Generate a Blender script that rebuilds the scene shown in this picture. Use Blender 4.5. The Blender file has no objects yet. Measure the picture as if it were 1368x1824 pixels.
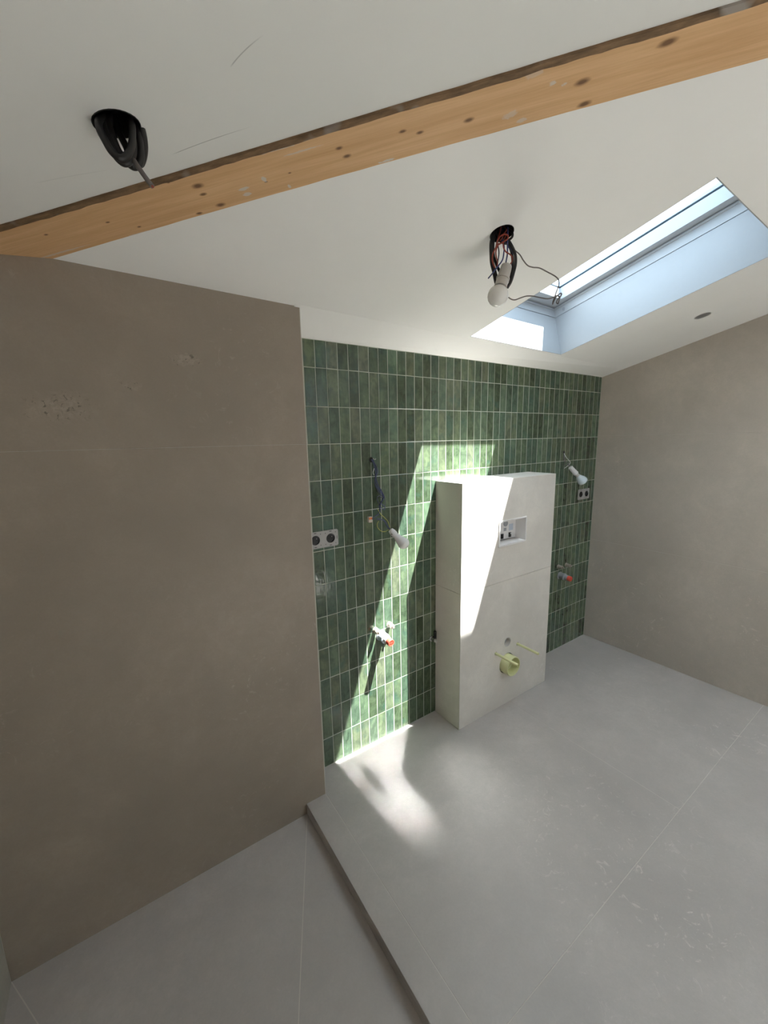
import bpy, bmesh, math, random
from mathutils import Vector, Matrix, noise
random.seed(7)
sc = bpy.context.scene
col = sc.collection

# ------------------------------------------------------------------ camera
CAM = Vector((-0.61557, -1.53489, 1.50975)); FPX = 718.375
RGT = Vector((0.82554749, -0.5639659, -0.02034196))
DWN = Vector((-0.11674615, -0.13540763, -0.98388775))
FWD = Vector((0.55212469, 0.81462091, -0.17762628))
cd = bpy.data.cameras.new('camera'); cam = bpy.data.objects.new('camera', cd); col.objects.link(cam)
cd.sensor_fit = 'HORIZONTAL'; cd.sensor_width = 36.0; cd.lens = 36.0 * FPX / 1368.0
cd.clip_start = 0.02; cd.clip_end = 100
M = Matrix((RGT, -DWN, -FWD)).transposed().to_4x4(); M.translation = CAM
cam.matrix_world = M; sc.camera = cam

# ------------------------------------------------------------------ world, sun, daylight, exposure
SUN_STRENGTH = 33.0
SKY = (0.68, 0.84, 1.0); SKY_STRENGTH = 3.8
w = bpy.data.worlds.new('sky'); sc.world = w; w.use_nodes = True
bg = w.node_tree.nodes['Background']; bg.inputs[0].default_value = (*SKY, 1); bg.inputs[1].default_value = SKY_STRENGTH
SUND = Vector((-0.30063, 0.29417, -0.90724)).normalized()
sl = bpy.data.lights.new('sun', 'SUN'); sl.energy = SUN_STRENGTH; sl.angle = math.radians(0.6); sl.color = (1.0, 0.985, 0.96)
so = bpy.data.objects.new('sun', sl); col.objects.link(so); so.location = (3, -3, 9)
so.rotation_euler = SUND.to_track_quat('-Z', 'Y').to_euler()
REAR_Y = -4.15
vs = sc.view_settings; vs.view_transform = 'Standard'; vs.look = 'None'; vs.gamma = 1.0; vs.use_curve_mapping = False
vs.exposure = 0.80
cy = sc.cycles
cy.use_denoising = True; cy.caustics_reflective = True; cy.caustics_refractive = False; cy.blur_glossy = 0.0
cy.max_bounces = 10; cy.diffuse_bounces = 7; cy.glossy_bounces = 4; cy.transparent_max_bounces = 8
cy.sample_clamp_indirect = 400.0

# ------------------------------------------------------------------ room numbers (metres; x along the green wall, y into it, z up)
W = 2.2535; D = 0.130; LX = -1.029; HC = 1.9371; SL = 0.24554; TX = -0.0179
C0 = 0.10986; Q = 0.05022; R0 = -0.00525; P = 0.15; ZT = 1.8996
BX0, BX1, BD, BH = 0.7443, 1.4859, 0.1876, 1.298
CURB = -0.0887; HS = -0.047
SX0, SX1, SY1, SY0 = 0.815, 1.517, -0.158, -1.037
def ce(x, y): return HC - SL * y + TX * x                    # main sloping ceiling
def ce2(x, y): return 1.988 + 0.2003 * (x + 0.770)           # the other side of the hip beam
N1 = Vector((-TX, SL, 1)).normalized()
def ray(u, v): return RGT * ((u - 684) / FPX) + DWN * ((v - 912) / FPX) + FWD
def at(u, v, n, c):
    d = ray(u, v); n = Vector(n); return CAM + d * ((c - n.dot(CAM)) / n.dot(d))
def wy(u, v, y=0.0): return at(u, v, (0, 1, 0), y)           # a point on the plane y = const
def cpt(u, v): return at(u, v, (-TX, SL, 1), HC)             # a point on the main ceiling
def c2pt(u, v): return at(u, v, (-0.2003, 0, 1), 1.988 + 0.2003 * 0.770)

# ------------------------------------------------------------------ materials
def newmat(name):
    m = bpy.data.materials.new(name); m.use_nodes = True
    nt = m.node_tree; b = nt.nodes['Principled BSDF']; return m, nt, b
class NT:
    def __init__(s, nt): s.nt = nt
    def n(s, t, **k):
        x = s.nt.nodes.new(t)
        for a, v in k.items():
            if a.startswith('i_'):
                x.inputs[int(a[2:])].default_value = v
            else: setattr(x, a, v)
        return x
    def l(s, a, b): s.nt.links.new(a, b)
    def put(s, sock, v):
        if hasattr(v, 'links') or isinstance(v, bpy.types.NodeSocket): s.l(v, sock)
        else: sock.default_value = v
    def math(s, op, a, b=0.0, c=0.0, clamp=False):
        x = s.n('ShaderNodeMath', operation=op, use_clamp=clamp)
        for i, v in enumerate((a, b, c)): s.put(x.inputs[i], v)
        return x.outputs[0]
    def vmath(s, op, a, b=(0, 0, 0)):
        x = s.n('ShaderNodeVectorMath', operation=op); s.put(x.inputs[0], a); s.put(x.inputs[1], b); return x
    def noise(s, vec, scale, detail=4, rough=0.5, dist=0.0):
        x = s.n('ShaderNodeTexNoise'); s.l(vec, x.inputs['Vector'])
        x.inputs['Scale'].default_value = scale; x.inputs['Detail'].default_value = detail
        x.inputs['Roughness'].default_value = rough; x.inputs['Distortion'].default_value = dist
        return x.outputs['Fac']
    def ramp(s, f, stops, interp='LINEAR'):
        x = s.n('ShaderNodeValToRGB'); cr = x.color_ramp; cr.interpolation = interp
        while len(cr.elements) < len(stops): cr.elements.new(0.5)
        for e, (p, c) in zip(cr.elements, stops):
            e.position = p; e.color = (*c, 1) if not isinstance(c, (int, float)) else (c, c, c, 1)
        s.l(f, x.inputs[0]); return x.outputs[0]
    def mix(s, f, a, b, mode='MIX'):
        x = s.n('ShaderNodeMix', data_type='RGBA', blend_type=mode)
        s.put(x.inputs[0], f)
        for i, v in ((6, a), (7, b)):
            if isinstance(v, tuple): x.inputs[i].default_value = (*v[:3], 1)
            else: s.l(v, x.inputs[i])
        return x.outputs[2]
    def bump(s, h, strength, dist, nrm=None):
        x = s.n('ShaderNodeBump'); x.inputs['Strength'].default_value = strength; x.inputs['Distance'].default_value = dist
        s.l(h, x.inputs['Height'])
        if nrm is not None: s.l(nrm, x.inputs['Normal'])
        return x.outputs[0]
    def pos(s): return s.n('ShaderNodeNewGeometry').outputs['Position']

def plain(name, c, rough=0.5, metal=0.0, spec=0.5, var=0.06):
    m, nt, b = newmat(name); t = NT(nt)
    f = t.noise(t.pos(), 45, 3)
    t.l(t.mix(t.math('MULTIPLY', f, 1.0), tuple(x * (1 - var) for x in c), tuple(min(1, x * (1 + var)) for x in c)), b.inputs['Base Color'])
    b.inputs['Roughness'].default_value = rough; b.inputs['Metallic'].default_value = metal
    b.inputs['Specular IOR Level'].default_value = spec
    return m

def stone(name, c, rough=0.5, stain=None, seed=0.0, fleck=1.0):
    m, nt, b = newmat(name); t = NT(nt)
    p = t.vmath('ADD', t.pos(), (seed, seed * 2.3, seed * 0.7)).outputs[0]
    big = t.noise(p, 1.7, 6, 0.6, 0.3); mid = t.noise(p, 7.0, 6, 0.65, 0.6); fine = t.noise(p, 160, 3, 0.6)
    dk = tuple(x * 0.81 for x in c); lt = tuple(min(1, x * 1.15) for x in c)
    a = t.mix(t.ramp(big, [(0.3, 0.0), (0.7, 1.0)]), dk, lt)
    a = t.mix(t.math('MULTIPLY', t.ramp(mid, [(0.35, 0.0), (0.65, 1.0)]), 0.5), a, tuple(x * 0.86 for x in c))
    a = t.mix(t.math('MULTIPLY', t.ramp(t.noise(p, 34, 6, 0.7, 0.8), [(0.38, 0.0), (0.64, 1.0)]), 0.30), a, tuple(x * 0.84 for x in c))
    # pale scratchy flecks in loose patches
    zone = t.ramp(t.noise(p, 1.3, 3, 0.5), [(0.50, 0.0), (0.66, 1.0)])
    fl = t.ramp(t.noise(p, 17, 6, 0.75, 2.2), [(0.58, 0.0), (0.67, 1.0)])
    ff = t.math('MULTIPLY', t.math('MULTIPLY', zone, fl), 0.42 * fleck)
    a = t.mix(ff, a, tuple(min(1, x * 1.55 + 0.03) for x in c))
    fd = t.ramp(t.noise(p, 23, 5, 0.7, 1.5), [(0.27, 1.0), (0.36, 0.0)])
    a = t.mix(t.math('MULTIPLY', t.math('MULTIPLY', zone, fd), 0.3), a, tuple(x * 0.62 for x in c))
    a = t.mix(t.math('MULTIPLY', t.ramp(fine, [(0.35, 0.0), (0.65, 1.0)]), 0.10), a, tuple(x * 0.6 for x in c))
    h = t.math('ADD', t.math('MULTIPLY', mid, 0.4), t.math('MULTIPLY', fine, 0.25))
    if stain:
        for (sx, sy, sz, rx, rz) in stain:
            d = t.vmath('MULTIPLY', t.vmath('SUBTRACT', t.pos(), (sx, sy, sz)).outputs[0], (1 / rx, 0, 1 / rz))
            r = t.math('ADD', t.vmath('LENGTH', d.outputs[0]).outputs['Value'], t.math('MULTIPLY', t.math('SUBTRACT', mid, 0.5), 1.6))
            zone2 = t.ramp(r, [(0.45, 1.0), (1.0, 0.0)])
            pale = t.ramp(t.noise(t.pos(), 60, 4, 0.7, 1.0), [(0.45, 0.0), (0.62, 1.0)])
            a = t.mix(t.math('MULTIPLY', t.math('MULTIPLY', zone2, pale), 0.32), a, tuple(min(1, x * 1.45) for x in c))
            pits = t.ramp(t.noise(t.pos(), 85, 2, 0.5, 0.8), [(0.60, 0.0), (0.66, 1.0)])
            pz = t.math('MULTIPLY', zone2, pits)
            a = t.mix(t.math('MULTIPLY', pz, 0.7), a, tuple(x * 0.25 for x in c))
            h = t.math('SUBTRACT', h, pz)
    t.l(a, b.inputs['Base Color'])
    t.l(t.ramp(mid, [(0.3, rough * 0.88), (0.7, min(1, rough * 1.15))]), b.inputs['Roughness'])
    b.inputs['Specular IOR Level'].default_value = 0.4
    t.l(t.bump(h, 0.25, 0.0015), b.inputs['Normal'])
    return m

def green_tile():
    m, nt, b = newmat('green_glazed_tile'); t = NT(nt)
    pos = t.pos(); sp = t.n('ShaderNodeSeparateXYZ'); t.l(pos, sp.inputs[0]); X, Z = sp.outputs[0], sp.outputs[2]
    cu = t.math('DIVIDE', t.math('SUBTRACT', X, C0), Q); cv = t.math('DIVIDE', t.math('SUBTRACT', Z, R0), P)
    iu, iv = t.math('FLOOR', cu), t.math('FLOOR', cv); fu, fv = t.math('FRACT', cu), t.math('FRACT', cv)
    cell = t.n('ShaderNodeCombineXYZ'); t.l(iu, cell.inputs[0]); t.l(iv, cell.inputs[1]); cell.inputs[2].default_value = 3.7
    wn = t.n('ShaderNodeTexWhiteNoise', noise_dimensions='3D'); t.l(cell.outputs[0], wn.inputs[0])
    r1 = wn.outputs['Value']; s2 = t.n('ShaderNodeSeparateColor'); t.l(wn.outputs['Color'], s2.inputs[0]); r2, r3 = s2.outputs[0], s2.outputs[1]
    # local coordinates shifted per tile so no pattern crosses a joint
    off = t.vmath('SCALE', wn.outputs['Color']); off.inputs['Scale'].default_value = 40.0
    lp = t.vmath('ADD', pos, off.outputs[0]).outputs[0]
    st = t.vmath('MULTIPLY', lp, (1.0, 0.3, 0.28)).outputs[0]
    cloud = t.noise(lp, 22, 5, 0.6, 0.8); streak = t.noise(st, 55, 4, 0.6, 0.6); fine = t.noise(lp, 130, 4, 0.65)
    base = t.ramp(r1, [(0.0, (0.100, 0.128, 0.075)), (0.18, (0.118, 0.150, 0.092)), (0.34, (0.092, 0.136, 0.100)), (0.50, (0.128, 0.162, 0.100)),
                       (0.64, (0.085, 0.126, 0.096)), (0.78, (0.118, 0.142, 0.092)), (0.90, (0.118, 0.124, 0.092)), (1.0, (0.105, 0.152, 0.108))])
    dark = t.mix(1.0, base, (0.44, 0.48, 0.46), 'MULTIPLY'); light = t.mix(1.0, base, (1.70, 1.62, 1.55), 'MULTIPLY')
    f = t.math('ADD', t.math('MULTIPLY', cloud, 0.65), t.math('MULTIPLY', streak, 0.55))
    f = t.math('ADD', f, t.math('MULTIPLY', t.math('SUBTRACT', r2, 0.5), 0.30))
    c = t.mix(t.ramp(f, [(0.40, 0.0), (0.60, 1.0)]), dark, base)
    c = t.mix(t.ramp(f, [(0.62, 0.0), (0.80, 1.0)]), c, light)
    # glaze gathers darker along one long edge of a tile
    e1 = t.math('MINIMUM', fu, t.math('SUBTRACT', 1.0, fu))
    ed = t.ramp(e1, [(0.03, 1.0), (0.24, 0.0)])
    c = t.mix(t.math('MULTIPLY', t.math('MULTIPLY', ed, t.math('GREATER_THAN', r3, 0.45)), 0.35), c, dark)
    # a few teal and rust blooms
    c = t.mix(t.math('MULTIPLY', t.ramp(t.noise(lp, 14, 3), [(0.56, 0.0), (0.72, 1.0)]), 0.5), c, (0.055, 0.125, 0.110))
    c = t.mix(t.math('MULTIPLY', t.ramp(t.noise(lp, 31, 4, 0.7, 1.5), [(0.62, 0.0), (0.75, 1.0)]), 0.45), c, (0.15, 0.115, 0.07))
    c = t.mix(t.math('MULTIPLY', t.ramp(fine, [(0.4, 0.0), (0.7, 1.0)]), 0.12), c, light)
    c = t.mix(1.0, c, (0.66, 0.745, 0.665), "MULTIPLY")
    t.l(c, b.inputs['Base Color'])
    t.l(t.ramp(cloud, [(0.3, 0.10), (0.75, 0.13)]), b.inputs['Roughness'])
    b.inputs['Specular IOR Level'].default_value = 0.75
    bh = t.math('ADD', t.math('MULTIPLY', t.noise(t.vmath('MULTIPLY', lp, (1.0, 1.0, 0.55)).outputs[0], 48, 2, 0.5, 0.8), 1.0), t.math('MULTIPLY', t.noise(lp, 100, 2, 0.5), 0.15))
    t.l(t.bump(bh, 0.20, 0.003), b.inputs['Normal'])
    return m

def plaster(name, c, lines=()):
    m, nt, b = newmat(name); t = NT(nt); p = t.pos()
    f = t.noise(p, 2.2, 5, 0.6); g = t.noise(p, 90, 3)
    a = t.mix(t.ramp(f, [(0.3, 0.0), (0.7, 1.0)]), tuple(x * 0.955 for x in c), c)
    for (ax, ay, bx, by, wd, s) in lines:                        # hairline trowel scratches, in plan
        A = Vector((ax, ay)); B = Vector((bx, by)); L = (B - A).length; T = (B - A) / L
        sp = t.n('ShaderNodeSeparateXYZ'); t.l(p, sp.inputs[0])
        dx, dy = t.math('SUBTRACT', sp.outputs[0], ax), t.math('SUBTRACT', sp.outputs[1], ay)
        al_ = t.math('ADD', t.math('MULTIPLY', dx, T.x), t.math('MULTIPLY', dy, T.y))
        pe = t.math('ADD', t.math('MULTIPLY', dx, -T.y), t.math('MULTIPLY', dy, T.x))
        u = t.math('DIVIDE', al_, L)
        pe = t.math('ADD', pe, t.math('MULTIPLY', t.math('MULTIPLY', u, t.math('SUBTRACT', 1.0, u)), 0.012))
        k = t.ramp(t.math('DIVIDE', t.math('ABSOLUTE', pe), wd), [(0.3, 1.0), (1.0, 0.0)])
        e = t.ramp(u, [(0.0, 0.0), (0.12, 1.0), (0.6, 1.0), (1.0, 0.0)])
        a = t.mix(t.math('MULTIPLY', t.math('MULTIPLY', k, e), s), a, tuple(x * 0.35 for x in c))
    t.l(a, b.inputs['Base Color']); b.inputs['Roughness'].default_value = 0.85; b.inputs['Specular IOR Level'].default_value = 0.25
    t.l(t.bump(t.math('ADD', t.math('MULTIPLY', f, 3.0), t.math('MULTIPLY', g, 0.1)), 0.12, 0.004), b.inputs['Normal'])
    return m

def pine(knots, smears):
    m, nt, b = newmat('pine_wood'); t = NT(nt)
    tc = t.n('ShaderNodeTexCoord').outputs['Object']
    kp = tc
    sp = t.n('ShaderNodeSeparateXYZ'); t.l(tc, sp.inputs[0])
    g1 = t.noise(t.vmath('MULTIPLY', kp, (0.9, 14, 14)).outputs[0], 3.0, 5, 0.6, 0.5)
    g2 = t.noise(t.vmath('MULTIPLY', kp, (2.5, 70, 70)).outputs[0], 3.0, 4, 0.6, 0.3)
    a = t.mix(t.ramp(g1, [(0.3, 0.0), (0.7, 1.0)]), (0.60, 0.355, 0.170), (0.75, 0.485, 0.265))
    a = t.mix(t.math('MULTIPLY', t.ramp(g2, [(0.4, 0.0), (0.7, 1.0)]), 0.30), a, (0.50, 0.28, 0.13))
    for (kx, ky, r) in knots:
        d = t.vmath('MULTIPLY', t.vmath('SUBTRACT', tc, (kx, ky, 0)).outputs[0], (1 / (r * 1.7), 1 / r, 0))
        rr = t.math('ADD', t.vmath('LENGTH', d.outputs[0]).outputs['Value'], t.math('MULTIPLY', t.math('SUBTRACT', g2, 0.5), 0.5))
        halo = t.ramp(rr, [(0.8, 0.30), (3.0, 0.0)]); core = t.ramp(rr, [(0.35, 0.85), (0.85, 0.0)])
        a = t.mix(halo, a, (0.38, 0.19, 0.08)); a = t.mix(core, a, (0.11, 0.05, 0.022))
    n3 = t.noise(tc, 38, 4, 0.7, 1.0)
    for (kx, ky, rx, ry, s) in smears:
        d = t.vmath('MULTIPLY', t.vmath('SUBTRACT', tc, (kx, ky, 0)).outputs[0], (1 / rx, 1 / ry, 0))
        rr = t.math('ADD', t.vmath('LENGTH', d.outputs[0]).outputs['Value'], t.math('MULTIPLY', t.math('SUBTRACT', n3, 0.5), 2.6))
        a = t.mix(t.math('MULTIPLY', t.ramp(rr, [(0.6, 1.0), (0.95, 0.0)]), s), a, (0.62, 0.58, 0.52))
    t.l(a, b.inputs['Base Color']); b.inputs['Roughness'].default_value = 0.6; b.inputs['Specular IOR Level'].default_value = 0.35
    t.l(t.bump(g2, 0.25, 0.001), b.inputs['Normal'])
    return m

def glass():
    m, nt, b = newmat('window_glass'); t = NT(nt); nt.nodes.remove(b)
    out = nt.nodes['Material Output']
    tr = t.n('ShaderNodeBsdfTransparent'); tr.inputs[0].default_value = (0.96, 0.985, 0.99, 1)
    gl = t.n('ShaderNodeBsdfGlossy'); gl.inputs[0].default_value = (1, 1, 1, 1); gl.inputs['Roughness'].default_value = 0.03
    lw_ = t.n('ShaderNodeLayerWeight'); fr = t.n('ShaderNodeMath', operation='MULTIPLY_ADD'); t.l(t.math('POWER', lw_.outputs['Facing'], 5.0), fr.inputs[0]); fr.inputs[1].default_value = 0.35; fr.inputs[2].default_value = 0.04
    dirt = t.noise(t.pos(), 9, 4)
    mx = t.n('ShaderNodeMixShader'); t.l(t.math('MULTIPLY', fr.outputs[0], t.ramp(dirt, [(0.3, 0.8), (0.7, 1.0)])), mx.inputs[0])
    t.l(tr.outputs[0], mx.inputs[1]); t.l(gl.outputs[0], mx.inputs[2]); t.l(mx.outputs[0], out.inputs[0])
    return m

MAT = {}
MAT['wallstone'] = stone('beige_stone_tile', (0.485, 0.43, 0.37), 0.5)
MAT['leftstone_shade'] = stone('beige_stone_tile_pitted_shaded', (0.335, 0.28, 0.228), 0.5,  # same tile as the right wall, darkened to paint in shade; pits are real
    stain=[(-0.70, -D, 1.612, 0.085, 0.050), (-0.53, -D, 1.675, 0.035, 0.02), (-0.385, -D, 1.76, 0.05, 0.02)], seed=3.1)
MAT['sidestone'] = stone('olive_grey_stone_tile', (0.40, 0.385, 0.33), 0.5, seed=9.0)
MAT['floorstone'] = stone('grey_stone_floor_tile', (0.465, 0.428, 0.403), 0.42, seed=5.7, fleck=1.3)
MAT['boxstone_lit'] = stone('stone_tile_lit', (0.69, 0.645, 0.59), 0.5, seed=1.9, fleck=0.7)  # same tile as the walls, light on the casing put into its colour
MAT['grout'] = plain('pale_grout', (0.43, 0.45, 0.37), 0.8)
MAT['stonegrout'] = plain('stone_grout', (0.54, 0.51, 0.46), 0.85)
MAT['green'] = green_tile()
MAT['plaster'] = plaster('white_plaster', (0.88, 0.87, 0.845))
c_ = [c2pt(*q) for q in ((410, 120), (470, 62), (305, 276), (450, 225), (60, 327), (215, 300))]
MAT['plaster2'] = plaster('white_plaster_scratched', (0.78, 0.775, 0.75),
    [(c_[0].x, c_[0].y, c_[1].x, c_[1].y, 0.0014, 0.55), (c_[2].x, c_[2].y, c_[3].x, c_[3].y, 0.0014, 0.65), (c_[4].x, c_[4].y, c_[5].x, c_[5].y, 0.0011, 0.25)])
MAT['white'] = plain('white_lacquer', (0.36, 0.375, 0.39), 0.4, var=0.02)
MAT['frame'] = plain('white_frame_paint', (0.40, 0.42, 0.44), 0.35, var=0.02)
MAT['gasket'] = plain('black_gasket', (0.03, 0.04, 0.06), 0.6)
MAT['cladding'] = plain('outer_cladding', (0.36, 0.45, 0.55), 0.35, var=0.12)
MAT['glass'] = glass()
def dark_brown():
    m, nt, b = newmat('dark_brown_wood'); t = NT(nt); tc = t.n('ShaderNodeTexCoord').outputs['Object']
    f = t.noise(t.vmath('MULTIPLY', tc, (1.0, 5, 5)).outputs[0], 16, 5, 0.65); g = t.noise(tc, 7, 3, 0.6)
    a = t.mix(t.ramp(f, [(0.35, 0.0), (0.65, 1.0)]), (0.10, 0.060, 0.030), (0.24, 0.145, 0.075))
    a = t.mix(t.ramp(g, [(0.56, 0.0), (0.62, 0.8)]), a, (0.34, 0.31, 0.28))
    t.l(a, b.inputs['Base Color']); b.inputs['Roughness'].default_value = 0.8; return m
MAT['dark_brown'] = dark_brown()
def diffuser_cloth():
    m, nt, b = newmat('translucent_diffuser'); t = NT(nt); nt.nodes.remove(b)
    tr = t.n('ShaderNodeBsdfTranslucent'); weave = t.noise(t.pos(), 200, 2)
    t.l(t.mix(weave, (0.68, 0.66, 0.63), (0.74, 0.72, 0.69)), tr.inputs[0])
    t.l(tr.outputs[0], nt.nodes['Material Output'].inputs[0]); return m
MAT['diffuser'] = diffuser_cloth()
MAT['black'] = plain('black_rubber', (0.012, 0.011, 0.011), 0.45)
MAT['void'] = plain('dark_cavity', (0.012, 0.011, 0.01), 0.9)
MAT['sockblack'] = plain('black_socket_plastic', (0.004, 0.004, 0.005), 0.3)
MAT['steel'] = plain('zinc_plate', (0.50, 0.49, 0.48), 0.4, 0.35)
MAT['plate'] = plain('grey_mounting_plate', (0.37, 0.355, 0.345), 0.45, 0.15)
MAT['brass'] = plain('plastered_brass', (0.40, 0.35, 0.29), 0.5, 0.4, var=0.3)
MAT['chrome'] = plain('dull_chrome', (0.55, 0.54, 0.52), 0.25, 0.9)
MAT['red'] = plain('red_cap_plastic', (0.72, 0.09, 0.055), 0.4)
MAT['bluegrey'] = plain('pale_blue_grey_plastic', (0.50, 0.55, 0.63), 0.4)
MAT['grey'] = plain('grey_plastic', (0.30, 0.31, 0.33), 0.45)
MAT['yellow'] = plain('cream_yellow_plastic', (0.66, 0.66, 0.36), 0.4)
MAT['bulbwhite'] = plain('white_bulb_plastic', (0.74, 0.72, 0.71), 0.4, var=0.02)
MAT['opal'] = plain('opal_glass', (0.80, 0.79, 0.76), 0.12, var=0.01)
MAT['frost'] = plain('frosted_lamp_glass', (0.62, 0.70, 0.74), 0.2, var=0.03)
MAT['socket'] = plain('beige_lampholder', (0.52, 0.49, 0.45), 0.45)
MAT['w_blue'] = plain('blue_wire', (0.035, 0.05, 0.16), 0.4)
MAT['w_navy'] = plain('navy_wire', (0.03, 0.035, 0.075), 0.4)
MAT['w_red'] = plain('red_wire', (0.27, 0.045, 0.025), 0.4)
MAT['w_dark'] = plain('black_wire', (0.012, 0.012, 0.015), 0.4)
MAT['w_grey'] = plain('grey_wire', (0.16, 0.14, 0.13), 0.5)
MAT['w_white'] = plain('white_wire', (0.62, 0.62, 0.60), 0.5)
MAT['w_yellow'] = plain('yellow_green_wire', (0.42, 0.42, 0.10), 0.5)
MAT['orange'] = plain('orange_lever', (0.75, 0.22, 0.06), 0.4)
MAT['clear'] = plain('clear_connector_plastic', (0.55, 0.50, 0.44), 0.2)

# ------------------------------------------------------------------ mesh helpers
ROOTLOC = {}
def link(name, me, parent=None, loc=None):
    o = bpy.data.objects.new(name, me); col.objects.link(o)
    if parent is not None: o.parent = parent
    if loc is not None: o.location = loc
    return o
def root_of(o):
    while o.parent is not None: o = o.parent
    return o
def obj(name, bm, mat, parent=None, smooth=False, loc=None):
    """bm holds world coordinates; the object is placed at loc (or under its thing's base)"""
    base = Vector(loc) if loc is not None else Vector((0, 0, 0))
    off = base
    if parent is not None:
        off = Vector(root_of(parent).location); base = Vector((0, 0, 0))
    bmesh.ops.recalc_face_normals(bm, faces=bm.faces)
    for v in bm.verts: v.co -= off
    me = bpy.data.meshes.new(name); bm.to_mesh(me); bm.free()
    me.materials.append(MAT[mat] if isinstance(mat, str) else mat)
    if smooth:
        for p in me.polygons: p.use_smooth = True
        me.set_sharp_from_angle(angle=math.radians(40))
    return link(name, me, parent, base)
def thing(name, label, cat, loc, group=None):
    o = bpy.data.objects.new(name, None); col.objects.link(o); o.location = loc; o.empty_display_size = 0.05
    return tag(o, label, cat, group)
def tag(o, label, cat, group=None):
    o['label'] = label; o['category'] = cat
    if group: o['group'] = group
    return o
def structure(o, label, cat):
    o['kind'] = 'structure'; o['label'] = label; o['category'] = cat; return o
def B(): return bmesh.new()
def box(bm, x0, x1, y0, y1, z0, z1, bev=0.0, f=None, seg=1):
    vs_ = [bm.verts.new((x, y, z)) for z in (z0, z1) for y in (y0, y1) for x in (x0, x1)]
    fs = [bm.faces.new([vs_[i] for i in q]) for q in ((0, 2, 3, 1), (4, 5, 7, 6), (0, 1, 5, 4), (2, 6, 7, 3), (0, 4, 6, 2), (1, 3, 7, 5))]
    if bev > 0:
        es = list({e for q in fs for e in q.edges})
        r = bmesh.ops.bevel(bm, geom=es, offset=bev, segments=seg, affect='EDGES', profile=0.5)
        vs_ = list({v for q in bm.faces if q.is_valid for v in q.verts}) if f else vs_
    if f:
        for v in bm.verts: v.co = f(v.co)
    return bm
def prism(bm, pts, z0, z1):
    """closed polygon in plan, extruded from z0 to z1"""
    a = [bm.verts.new((*p, z0)) for p in pts]; c = [bm.verts.new((*p, z1)) for p in pts]; n = len(pts)
    bm.faces.new(a[::-1]); bm.faces.new(c)
    for i in range(n): bm.faces.new((a[i], a[(i + 1) % n], c[(i + 1) % n], c[i]))
    return bm
def circle(cx, cy, r, n=24, rx=None): return [(cx + (rx or r) * math.cos(2 * math.pi * i / n), cy + r * math.sin(2 * math.pi * i / n)) for i in range(n)]
def rect(x0, x1, y0, y1): return [(x0, y0), (x1, y0), (x1, y1), (x0, y1)]
def rrect(x0, x1, y0, y1, r, n=5):
    out = []
    for cx_, cy_, a0 in ((x1 - r, y1 - r, 0), (x0 + r, y1 - r, 90), (x0 + r, y0 + r, 180), (x1 - r, y0 + r, 270)):
        for i in range(n + 1):
            a = math.radians(a0 + 90 * i / n); out.append((cx_ + r * math.cos(a), cy_ + r * math.sin(a)))
    return out
def plate(outer, holes, t, f):
    """flat plate with real holes, thickness t along local z; f maps (a, b, c) to the world"""
    bm = B(); es = []
    for loop in [outer] + list(holes):
        v = [bm.verts.new((a, b, 0)) for a, b in loop]
        es += [bm.edges.new((v[i], v[(i + 1) % len(v)])) for i in range(len(v))]
    bmesh.ops.triangle_fill(bm, use_beauty=True, use_dissolve=False, edges=es)
    ex = bmesh.ops.extrude_face_region(bm, geom=list(bm.faces))
    for g in ex['geom']:
        if isinstance(g, bmesh.types.BMVert): g.co.z += t
    for v in bm.verts: v.co = f(*v.co)
    return bm
def frame_of(axis):
    z = Vector(axis).normalized(); x = z.orthogonal().normalized(); return x, z.cross(x), z
def lathe(bm, prof, o, axis, n=20, caps=True):
    x, y, z = frame_of(axis); o = Vector(o); rings = []
    for r, h in prof:
        rings.append([bm.verts.new(o + z * h + (x * math.cos(2 * math.pi * i / n) + y * math.sin(2 * math.pi * i / n)) * max(r, 1e-5)) for i in range(n)])
    for a, c in zip(rings, rings[1:]):
        for i in range(n): bm.faces.new((a[i], a[(i + 1) % n], c[(i + 1) % n], c[i]))
    if caps: bm.faces.new(rings[0][::-1]); bm.faces.new(rings[-1])
    return bm
def spline(pts, sub=6):
    p = [Vector(q) for q in pts]; p = [p[0] * 2 - p[1]] + p + [p[-1] * 2 - p[-2]]; out = []
    for i in range(1, len(p) - 2):
        for k in range(sub):
            u = k / sub; a, b_, c, d = p[i - 1:i + 3]
            out.append(0.5 * ((2 * b_) + (c - a) * u + (2 * a - 5 * b_ + 4 * c - d) * u * u + (3 * b_ - a - 3 * c + d) * u ** 3))
    out.append(p[-2]); return out
def tube(bm, pts, r, n=8, sub=6):
    P_ = spline(pts, sub) if len(pts) > 2 else [Vector(q) for q in pts]; rings = []; nx = None
    for i, q in enumerate(P_):
        t = (P_[min(i + 1, len(P_) - 1)] - P_[max(i - 1, 0)]).normalized()
        nx = (nx - t * nx.dot(t)).normalized() if nx is not None else t.orthogonal().normalized()
        ny = t.cross(nx)
        rings.append([bm.verts.new(q + (nx * math.cos(2 * math.pi * k / n) + ny * math.sin(2 * math.pi * k / n)) * r) for k in range(n)])
    for a, c in zip(rings, rings[1:]):
        for k in range(n): bm.faces.new((a[k], a[(k + 1) % n], c[(k + 1) % n], c[k]))
    bm.faces.new(rings[0][::-1]); bm.faces.new(rings[-1]); return bm
XZ = lambda y0, s=1: (lambda a, b, c: Vector((a, y0 + s * c, b)))           # plate standing in the x-z plane

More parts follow.
